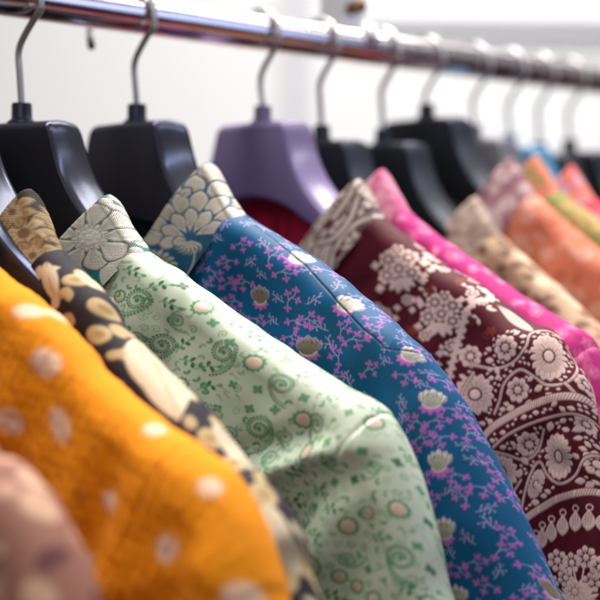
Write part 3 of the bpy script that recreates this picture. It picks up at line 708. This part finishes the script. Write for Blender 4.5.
# ---- maroon silk: pinkish silver scrollwork, roped bands and a fringe of buds
R_BASE, R_SIL, R_RUST = (.078, .006, .014), (.72, .50, .45), (.17, .030, .016)
def bouquet(c, x, y, s=1.0, ang=0.0):
    F = frame(x, y, ang, s)
    for (a, b, r, n) in ((-4.2, 5.0, 4.6, 7), (4.6, 4.6, 4.4, 7), (-6.0, -3.0, 4.4, 7), (5.6, -3.4, 4.2, 7), (0, -.6, 4.2, 7), (0, 9, 3.2, 6)):
        rosette(c, *F(a, b), r * s, R_SIL, .22, R_BASE, n)
    for d in (-2.4, -1.9, -1.2, -.7): c.leaf(*F(0, -5), ang + d, 8 * s, 3.2 * s, R_SIL, .22, .8)
    for (a, b) in ((11, 2), (10, -8), (-11, 3), (-10, -9), (12, 9)): 
        for i in range(4): c.leaf(*F(a, b), ang + i * TAU / 4, 2.4 * s, 1.9 * s, R_SIL, .22, .8)
def rope(c, pts, wd):
    P, ss = catmull(pts, 80)
    c.stroke(P, wd + .8, wd + .8, (.11, .015, .025), 0, 0); c.stroke(P, wd, wd, R_SIL, .22, .8)
    T = np.gradient(P, axis=0); T /= np.linalg.norm(T, axis=1)[:, None]
    for k in np.arange(0, ss[-1], 1.5):
        i = int(np.searchsorted(ss, k)); i = min(i, len(P) - 1); n = np.array([-T[i][1], T[i][0]])
        c.stroke([P[i] - n * wd * .42 - T[i] * .8, P[i] + n * wd * .42 + T[i] * .8], .35, .35, (.26, .14, .14), .3)
def bud(c, x, y, L, Wd, ang=-math.pi / 2):
    c.leaf(x, y, ang, L, Wd, R_SIL, .22, .9, .60)
    for k in (-.22, 0, .22): c.stroke([(x + k * Wd, y - L * .2), (x + k * Wd * .8, y - L * .75)], .25, .15, (.30, .18, .17), .3)
    c.ring(x, y + .8, 1.6, .7, R_SIL, .22, .6)
def vine(c, pts, wd=1.5):
    P, _ = catmull(pts, 50); c.stroke(P, wd + .9, wd + .9, R_BASE); c.stroke(P, wd, wd * .8, R_SIL, .22, .9)
    c.stroke(P, .25, .25, (.28, .17, .16), .3)
def maroon_cloth():
    c = Cloth(20, 290, -480, -60, 4.0, R_BASE); rg = random.Random(12)
    bq = [(100.8, -158.1), (126.1, -183.8), (115.8, -215.5), (89.9, -190.4)]
    for q, r in zip([(115.5, -145.8), (122.6, -154), (139.8, -170.8), (108.1, -138.8), (132, -202.1), (118.5, -197.3), (106.1, -177.2), (137.6, -158.2), (145, -175.1)], (4, 3, 3.2, 3, 3.6, 3.4, 3.4, 3, 2.8)):
        rosette(c, *q, r, R_SIL, .22, R_BASE, 7)
    for q in [(119.3, -142.2), (126.9, -150.3), (112.7, -151.8), (134.4, -153.7), (135.6, -166.4), (142.8, -166.1), (122.2, -171.6), (115.6, -170.8), (130.4, -192.3), (135.8, -203.5), (127.8, -205.4), (148.1, -179.5), (145.1, -185.4), (160.2, -180.1)]:
        c.leaf(*q, rg.uniform(-1.5, .5), 4.2, 2.2, R_SIL, .22, .8); c.leaf(*q, rg.uniform(1.2, 3), 3.6, 2.0, R_SIL, .22, .8)
    bouquet(c, *bq[0], 1.2, .2); bouquet(c, *bq[1], 1.1, -.1); bouquet(c, *bq[2], .9); bouquet(c, *bq[3], .9)
    for p in [(132.3, -161.8), (152.9, -192.3), (118.4, -170.6), (110.1, -195), (139.9, -185.8), (107, -135.2)]:
        for q in range(3): c.stroke(spiral(p[0] + rg.uniform(-3, 3), p[1] + rg.uniform(-3, 3), .4, 2.6, rg.uniform(0, 6), 1.1, 18), .7, .5, R_RUST, 0, .3)
        for q in range(5): c.leaf(*p, q * TAU / 5, 3.4, 1.8, R_RUST, 0, .3)
    for q in [(115, -161.9), (118.2, -154.1), (117.1, -157.6), (110, -177), (112.8, -176.9), (135.6, -175.6), (109.5, -183)]:
        for i in range(4): c.leaf(*q, i * TAU / 4, 2.2, 1.7, R_SIL, .22, .8)
    beads = [(143.9, -164.3), (148.5, -170.9), (140.9, -178.8), (136.3, -193.6), (132.7, -214.9), (130.7, -234.5)]
    P, ss = catmull(beads, 34)
    for i, p in enumerate(P):
        c.disc(*p, 1.45, R_SIL, .22, .9)
        if i % 2: c.disc(p[0] + 2, p[1] + .8, .9, R_SIL, .22, .8); c.disc(p[0] - 2, p[1] - .8, .9, R_SIL, .22, .8)
    lf = [(151.6, -174.2), (177.8, -188.9)]
    a = math.atan2(lf[1][1] - lf[0][1], lf[1][0] - lf[0][0]); c.leaf(*lf[0], a, math.dist(*lf), 8, tuple(q * .7 for q in R_SIL), .22, .8, .5); c.stroke(lf, .5, .2, (.3, .18, .17), .3)
    # scrollwork row one
    def row(S):
        for p, rx, ry, an in S['oval']: sunflower(c, *p, rx, ry, R_SIL, .22, R_BASE, an)
        for p, r in S['ros']: rosette(c, *p, r, R_SIL, .22, R_BASE, 8, .3)
        for p, r in S['half']: sunflower(c, *p, r, r, R_SIL, .22, R_BASE, 0, 14)
        for v in S['vine']: vine(c, v)
        for p, d in S['leaf']: c.leaf(*p, d, 5.6, 3.6, R_SIL, .22, .8)
    row(dict(oval=[(p, r0, r1, an) for p, (r0, r1, an) in zip([(188.6, -203.4), (213.6, -189.1)], ((9.2, 14.5, .25), (8, 12, .4)))],
             ros=list(zip([(163.8, -200.8), (173.7, -223.8), (209, -212.2), (142.6, -207.5), (201.3, -183.1), (222.7, -206)], (7.4, 7.0, 6.6, 6.4, 6, 6))),
             half=list(zip([(147.4, -228.3), (136.1, -245.5)], (11.5, 8))),
             vine=[[(144.2, -212), (157.6, -213), (169.1, -208.9), (176, -199.6), (176.5, -190.7), (182.8, -185.4), (192.7, -183.4)], [(160.1, -237.8), (162.8, -230.8), (165.3, -220.4), (173.6, -212.6), (183.1, -216), (190.7, -220), (199.3, -217.8), (203, -209.3), (201.6, -197.9), (195.3, -189.9)], [(199.3, -217.8), (207.9, -223.2), (219.9, -219.2), (228.8, -210)], [(145.3, -216.5), (140.2, -230.4), (144.4, -247.2)]],
             leaf=list(zip([(161.4, -216.2), (167.3, -235), (183.9, -223.7), (178.9, -230.8), (156.7, -208.5), (190.8, -224.4), (204.7, -201.5), (154.9, -241.7), (195.3, -187.1), (211.6, -219.2)], (2.2, .3, .6, .1, 3.2, -.5, 1.2, -.4, .8, .4)))))
    rope(c, [(140.4, -271.1), (154.3, -250.4), (170, -238.7), (188.9, -229), (205.6, -224), (220, -221.9), (243.5, -221.9)], 4.0)
    row(dict(oval=[(p, r0, r1, an) for p, (r0, r1, an) in zip([(199.2, -258.7), (187, -274.9), (227.5, -242.5)], ((7.8, 12.5, .1), (4.6, 8.5, -.35), (7, 11, .2)))],
             ros=list(zip([(182.2, -253.5), (218.7, -258.5), (172.4, -286.6), (211.2, -238.3)], (7.2, 7.4, 5, 5.5))),
             half=list(zip([(165.2, -270.3), (150.9, -289.4)], (10.5, 8))),
             vine=[[(157.3, -258.6), (167.7, -259.9), (179.2, -262.2), (186.8, -257), (191, -244.4)], [(178.2, -289.9), (180.1, -280.1), (183.7, -268.5), (188.7, -262.4), (193.8, -269.7), (201.2, -273.4), (208.6, -268.3), (213.3, -257.3), (220.5, -251.8)], [(161.1, -256.5), (170.8, -248.3), (186.6, -240.3), (205.1, -234.4), (223.2, -233.1)], [(168.7, -298.4), (171.1, -285.1), (177.4, -273.6)]],
             leaf=list(zip([(175.5, -272.7), (184, -285.3), (190.8, -279), (193.5, -245.3), (208.6, -271.6), (214.1, -274.3), (174.7, -255.8), (205.2, -244.3), (223.1, -270.1), (181.8, -264.8)], (1.2, .1, 2.2, 1.3, .2, .8, -.3, .6, .5, 2.4)))))
    rope(c, [(158, -322.8), (179, -297.2), (192.2, -286.7), (202.6, -280.5), (220.8, -275.2), (244.3, -273.3)], 3.6)
    for p, L, Wd in zip([(178.5, -313.1), (182.9, -306.9), (188, -302.9), (191.6, -297.9), (196.6, -294), (202.8, -289.9), (210, -286.9), (217.3, -285.5), (224.5, -284.7), (231.6, -284.4)], (11, 11, 11, 12, 12, 12, 12, 12, 12, 12), (4.2, 4.6, 5, 5.6, 6.2, 6.8, 7.2, 7.4, 7.4, 7.4)): bud(c, *p, L, Wd)
    base = ([(215, -337.1)])[0]
    for p, r in zip([(200.6, -315.8), (209.2, -315.8), (217.7, -311.8), (226.1, -316.2), (197, -328.6), (206.2, -324.5), (221.4, -325.1), (192.2, -340.6)], (6, 5.4, 6.2, 6, 5, 5, 5.4, 5)):
        c.stroke(bez(base, ((base[0] + p[0]) / 2, p[1] - 6), p), 1.3, .9, R_SIL, .22, .8); rosette(c, *p, r, R_SIL, .22, R_BASE, 7)
    for i in range(9): c.leaf(*base, .2 + i * .34, 13, 3.2, R_SIL, .22, .8)
    for p in lattice(2, 17, 17, 2):
        if p[1] < -330 or (p[0] < 62 and p[1] < -200): rosette(c, *p, 6.5, R_SIL, .22, R_BASE)
    # small leaves and seeds fill the ground of the scrollwork bands
    zone = [(135.9, -222.1), (150.3, -197.6), (176.4, -185.1), (219.3, -172.7), (254.5, -192.7), (255.7, -266.7), (220.7, -269.2), (202.5, -274.4), (180.8, -290.2), (157.9, -311.3), (124.6, -306.9)]
    for sp, L in ((4.2, 4.2), (2.7, 2.4)):
        for p in lattice(int(sp * 10), sp, sp, .5):
            if inside(p, zone) and free(c, p, R_BASE, L * .55): c.leaf(p[0] - L * .4, p[1], rg.uniform(-.7, .9), L, L * .62, R_SIL, .22, .7)
    return c
def maroon_collar():
    c = Cloth(-40, 90, -240, -40, 5.0, (.45, .35, .30)); dk = (.07, .014, .018); s = (.58, .47, .42); rg = random.Random(3)
    o = [(59.1, -148), (70.3, -113.2), (79, -125.8), (55.9, -128.8), (66.7, -136.5), (74.7, -144.6)]
    for p, r in zip(o, (15, 13, 9, 12, 10, 9)):
        for q in (1.0, .72, .44): c.ring(*p, r * q, .9, dk, 0, -.4)
        ring_petals(c, *p, 7, r * .3, r * .5, r * .35, s, .3, .8, rg.random())
    for st in ([(50.1, -155.9), (55.9, -138.4), (65.4, -119.4), (69.8, -105)], [(60.5, -170.4), (62.9, -151.1), (71.6, -133.9), (86.2, -125.3)], [(68.6, -173.2), (70.5, -157.3), (79.1, -141.4), (88.6, -134)], [(52.7, -144.9), (62.3, -141.6), (69.2, -130.2), (71.6, -116.3)]):
        P, _ = catmull(st, 40); c.stroke(P, 5.0, 4.4, dk, 0, 0); c.stroke(P, 2.7, 2.2, s, .3, 1.0)
    for st in ([(63.6, -155.6), (66.7, -147.9)], [(55.9, -136.5), (61, -130.1)], [(69.2, -151.7), (66.7, -160.6)], [(75.3, -126.4), (83.8, -120.3)], [(72.9, -139), (80.2, -132.7)]): c.leaf(*st[0], math.atan2(st[1][1] - st[0][1], st[1][0] - st[0][0]), math.dist(*st), 4.2, dk, 0, -.3)
    return c
def crimson_lining():
    c = Cloth(-40, 290, -480, -60, 1.5, (.66, .016, .06))
    return c
def flat_cloth(col): return Cloth(-40, 290, -480, -60, .5, col)

# ---- the softer ones, out of focus
def spots(base, seed, kinds, dx, dy, jit, res=1.6, extra=()):
    c = Cloth(-20, 300, -480, -60, res, base); rg = random.Random(seed)
    for (x, y, a, b, an, col) in extra: c.ell(x, y, a, b, an, col, .1, .3)
    ex = [(e[0], e[1]) for e in extra]
    for p in lattice(seed, dx, dy, jit, -20):
        if near_any(*p, ex, max(dx, dy) * .75): continue
        k = rg.choice(kinds); k(c, p, rg)
    return c
def blob(col, a, b, met=.15):
    return lambda c, p, rg: c.ell(*p, a * rg.uniform(.8, 1.2), b * rg.uniform(.8, 1.2), rg.uniform(-.8, .8), col, met, .3)
def spray_leaf(col, L, Wd, n=3, met=.15):
    def f(c, p, rg):
        a = rg.uniform(0, 6.28)
        for i in range(n): c.leaf(*p, a + (i - n / 2) * .8, L * rg.uniform(.8, 1.2), Wd, col, met, .3)
    return f
def flower(col, r, mid, met=.15):
    def f(c, p, rg): ring_petals(c, *p, 7, r * .25, r * .8, r * .6, col, met, .4, rg.random()); c.disc(*p, r * .28, mid)
    return f
def soften(A):
    """dye bleeding a little into the threads around it"""
    for ax in (0, 1): A = (np.roll(A, 1, ax) + 2 * A + np.roll(A, -1, ax)) / 4
    return A
def orange_cloth():
    P = (.82, .54, .38)
    e = [(106, -170.5), (113.6, -166.1), (118.7, -194.1), (127.2, -221.4), (168.8, -214.4), (150.9, -250.6), (190.4, -264.7), (206.3, -235.9), (228.7, -277.5), (141.6, -178.1), (139.3, -279.3), (104.8, -222.1)]
    S = ((4.5, 3.4), (3, 2.8), (4.6, 5.6), (3.6, 6.6), (4.2, 3.6), (3.4, 3.6), (5.4, 4.6), (4, 4), (5.6, 4.8), (2.2, 2.4), (4.5, 4), (4, 5))
    c = spots((.82, .265, .004), 5, [blob(P, 4.5, 4)], 34, 34, 3, 1.6, [(p[0], p[1], a * 1.2, b * 1.2, .35, P) for p, (a, b) in zip(e, S)])
    for q in range(3): c.rgb[:] = soften(c.rgb)
    for p in [(139.1, -250.6), (183.2, -234)]: c.ell(*p, 2, 4, .3, (.60, .17, .01))
    return c
def brown_cloth():
    K, Bg, Lt, Gd = (.014, .009, .014), (.42, .31, .16), (.54, .45, .32), (.34, .21, .08)
    c = Cloth(-20, 300, -480, -60, 2.5, K); rg = random.Random(9)
    for p, a, b, an in zip([(93.7, -157.3), (108.9, -169), (111.1, -184), (118.6, -176), (172.7, -221.2), (188.2, -229), (208.5, -238.4), (200.5, -247.9), (229.8, -258.1), (223.4, -273.6), (146.3, -198.2), (102.7, -150.3), (125.1, -190.3)],
                           (5, 6, 5, 4, 5, 6, 6, 5, 6, 7, 5, 4, 4), (4, 5, 5, 3, 6, 5, 7, 6, 7, 8, 4, 3, 4), [.4, -.3, .2, .6, .8, -.4, .5, .2, .4, .3, .7, 0, .3]):
        c.ell(*p, a, b, an, Bg, .2, .5); c.ell(p[0] + .6, p[1] - .3, a * .45, b * .4, an, Gd, .1)
    for s in ([(78.2, -150.9), (89.2, -171.6)], [(123, -175.7), (141, -207.8)], [(130.6, -182.9), (156.5, -218.4)], [(90.6, -150.6), (106.1, -156.8)], [(169.2, -208.5), (197.8, -227.1)], [(210.5, -242.3), (229.8, -268.3)], [(141.1, -193.4), (158.1, -202.4)]):
        a = math.atan2(s[1][1] - s[0][1], s[1][0] - s[0][0]); L = math.dist(*s)
        c.leaf(*s[0], a, L, L * .38, Lt, .15, .5, .45); c.stroke(s, .8, .4, Gd)
    for p in lattice(4, 14, 14, 3, -20):
        if abs(c.rgb[min(max(int((p[1] + 480) * 2.5), 0), c.h - 1), min(max(int((p[0] + 20) * 2.5), 0), c.w - 1), 0] - K[0]) < .02: rg.choice((spray_leaf(Bg, 8, 4.5, 2), blob(Bg, 4, 3), spray_leaf(Lt, 10, 5, 1)))(c, p, rg)
    return c
def brown_collar():
    c = Cloth(-40, 90, -240, -40, 3.0, (.022, .014, .014)); rg = random.Random(2); Bg, Lt = (.33, .23, .115), (.44, .35, .22)
    for p, r in zip([(62.6, -138.1), (71.9, -125), (55.4, -127.3), (80.1, -137.6), (68.3, -149.3), (46.9, -140.3)], (14, 8, 9, 8, 9, 8)):
        q = rg.random(); ring_petals(c, *p, 7, r * .2, r * .92, r * .66, (.05, .03, .02), 0, .2, q); ring_petals(c, *p, 7, r * .2, r * .85, r * .54, Bg, .2, .8, q, (.12, .07, .03)); ring_petals(c, *p, 6, 0, r * .6, r * .32, Lt, .2, .9, rg.random(), (.14, .09, .05)); c.disc(*p, r * .2, (.16, .10, .06))
    return c

# ------------------------------------------------------------------ the garments on their hangers, nearest first
TAIL = lambda r: r + [(r[-1][0] + .42 * d, r[-1][1] - .9 * d) for d in (40, 90)]
M_silk = cloth('blue_silk', .42, .02, .5, .2)
M_brocade = cloth('brocade', .55, .02, .45, .14)
M_satin = cloth('green_satin', .34, .02, .3, .45)
M_soft = cloth('soft_cotton', .65, .04, .8, .2, .9)
M_crepe = cloth('orange_crepe', .7, .04, 1.3, .15, 1.1)
M_fancy = cloth('collar_brocade', .42, .02, .8, .4, .8)
def garment(label, X0, k, k2, ridge, body, collar, mat, seed, tail=True, **kw):
    return make_garment('embroidered_jacket', label, 'jacket', X0 - .008, k, k2, TAIL(ridge) if tail else ridge, mat, body, collar, seed=seed, group='jackets hanging on the rail', **kw)

garment('mauve pink jacket, nearest, cut off by the lower left corner', -.385, .03, 0,
        [(100, -150), (160, -180)] + [(217.1, -219.5), (230.6, -221), (249.9, -231.8), (265.1, -248.2), (276.7, -268.1)],
        spots((.25, .105, .075), 3, [spray_leaf((.11, .035, .035), 9, 6), blob((.50, .30, .20), 7, 6), spray_leaf((.46, .26, .17), 8, 6)], 17, 17, 4), None, M_soft, 5, ds=1.5)
garment('bright orange jacket scattered with pale pink spots', -.320, .11, 0,
        [(98, -147)] + [(155.6, -175.7), (190, -202), (237.5, -223.6), (257.3, -233.3), (270.4, -249.2), (281.5, -273.4), (285.2, -284.3)], orange_cloth(), None, M_crepe, 4, ds=1.0, arm_groove=.6, crinkle=.22,
        folds=[(195, -300, 285, -262, 3, 12), (170, -340, 275, -300, 2.5, 14)])
garment('dark brown jacket with beige leaves, between the orange and pale green ones', -.268, 0, 0,
        [(105.5, -145.2), (143.2, -166.7), (157.4, -181.6), (194.2, -202.3), (217.4, -215.8), (237.4, -232.8), (256.5, -242.6), (272.4, -259.5), (274.8, -272.7), (283, -288.9)], brown_cloth(), brown_collar(), M_soft, 3, ds=.9, collar_h=39)
garment('pale green brocade jacket with silver daisy collar', -.229, .22, 0,
        [(97.9, -146), (127.9, -162.2), (159.6, -179.7), (189.9, -195.9), (218.7, -210.8), (238.1, -218.8), (249, -231.6), (259.7, -254.8), (267.7, -282.9), (274.1, -310.9)], green_cloth(), green_collar(), M_satin, 2,
        collar_mat=M_fancy, collar_h=38, lining=(flat_cloth((.30, .50, .06)), M_soft), arm_groove=.7,
        folds=[(166.8, -275.4), (252.7, -230.3)] and [tuple(sum((list(p) for p in f), [])) + g for f, g in (
            ([(159.4, -272), (254.3, -232.1)], (3.2, 9, 1.6)), ([(172.9, -298.3), (250.7, -247)], (-2, 9)), ([(189.9, -257.3), (231.1, -238.1)], (3.5, 5)), ([(162.5, -252.2), (218.8, -231.7)], (-3, 7)),
            ([(207.5, -331.9), (245.3, -251.5)], (2.5, 9)))])
garment('deep blue silk jacket with silver lotuses and magenta sprigs', -.152, .08, .35,
        [(104.7, -126.5), (142.6, -142.3), (174.6, -159.4), (204.9, -178.2), (225.8, -193.5), (233.3, -202), (245.5, -219.5), (257.7, -241.9), (269.7, -266.6), (281.7, -293.6), (293.5, -320.3)], blue_cloth(), blue_collar(), M_silk, 1,
        collar_mat=M_fancy, arm_groove=.0, collar_h=39, back_drop=-122, lining=(flat_cloth((.01, .035, .07)), M_soft),
        folds=[tuple(sum((list(p) for p in f), [])) + g for f, g in (([(215.5, -329.9), (233.4, -222.7)], (2.5, 8)), ([(112.4, -192.4), (211.6, -203.1)], (1.5, 9)), ([(263.1, -329.1), (248.1, -237.4)], (1.2, 8)))])
garment('maroon jacket woven with pinkish silver scrollwork bands', -.034, 0, .2,
        [(115, -127.7), (157, -152.1), (194, -169.1), (221.6, -184.3), (238.4, -191.6), (250.9, -209), (260.9, -224.1)] + [(275, -275), (290, -320)], maroon_cloth(), maroon_collar(), M_brocade, 6,
        collar_mat=M_fancy, relief=.22, lining=(crimson_lining(), M_soft), arm_groove=.0, collar_h=31, back_drop=-100,
        folds=[(150, -330, 250, -225, 2.5, 12), (180, -400, 262, -260, 2, 12)])
PK = (.44, .012, .16)
garment('magenta pink jacket with pale pink collar, just behind the maroon one', .003, -.04, 0,
        [(106.8, -122.3), (146.1, -145.2), (201.1, -174), (233.8, -189.1), (251.2, -200.2)] + [(280, -260), (300, -310)],
        spots(PK, 4, [flower((.56, .10, .25), 5, (.6, .22, .3)), spray_leaf((.60, .16, .30), 5, 3, 3), spray_leaf((.34, .008, .12), 6, 3, 3)], 11, 11, 3), spots((.62, .13, .27), 4, [spray_leaf((.72, .34, .42), 7, 5), blob((.70, .28, .38), 4, 3)], 8, 8, 2), M_soft, 7, ds=1.5)
garment('tan jacket mottled with cream and brown sprigs', .100, -.05, 0,
        [(108.8, -138.8), (139.6, -159.2), (189.1, -194.3)] + [(230, -225), (270, -280), (300, -330)],
        spots((.46, .31, .20), 8, [spray_leaf((.15, .07, .045), 6, 3), blob((.62, .49, .34), 5, 4), spray_leaf((.20, .09, .07), 5, 3, 2)], 9, 9, 3), spots((.40, .29, .23), 3, [spray_leaf((.50, .40, .33), 4, 3), blob((.24, .16, .13), 2.5, 2)], 6, 6, 1.5), M_soft, 8, ds=1.5)
garment('coral jacket with mottled mauve and white collar', .139, -.03, 0,
        [(109.1, -110.1), (160.7, -145.7)] + [(230, -190), (260, -230), (300, -320)],
        spots((.56, .165, .095), 6, [flower((.66, .34, .26), 5, (.6, .26, .2)), spray_leaf((.46, .12, .07), 7, 4), spray_leaf((.64, .28, .19), 6, 4)], 12, 12, 3), spots((.36, .18, .21), 9, [flower((.68, .50, .49), 5, (.5, .3, .32)), spray_leaf((.60, .42, .42), 6, 4), spray_leaf((.24, .10, .13), 5, 3)], 8, 8, 2), M_soft, 9, ds=1.5)
garment('olive gold jacket with an orange collar tip', .180, -.05, 0,
        [(104, -106), (158, -140), (230, -185), (260, -230), (300, -320)],
        spots((.26, .21, .06), 7, [spray_leaf((.42, .26, .10), 6, 4), spray_leaf((.14, .19, .05), 6, 4)], 9, 9, 3), spots((.42, .24, .10), 7, [spray_leaf((.66, .20, .13), 8, 5), spray_leaf((.26, .24, .07), 5, 4)], 8, 8, 2), M_soft, 10, ds=2)
garment('bright red and pink floral jacket near the right edge', .235, -.05, 0,
        [(99, -112), (158, -146), (230, -190), (260, -230), (300, -320)],
        spots((.66, .020, .06), 8, [spray_leaf((.60, .36, .55), 7, 5), spray_leaf((.78, .05, .08), 7, 5)], 11, 11, 3), spots((.74, .14, .13), 8, [spray_leaf((.80, .26, .20), 6, 5), spray_leaf((.60, .34, .48), 6, 4)], 8, 8, 2), M_soft, 11, ds=2)
garment('dark golden brown jacket, farthest in view', .330, -.05, 0,
        [(99, -112), (158, -146), (230, -190), (260, -230), (300, -320)],
        spots((.12, .065, .015), 9, [blob((.22, .13, .03), 6, 5)], 14, 14, 4), None, M_soft, 12, ds=2)
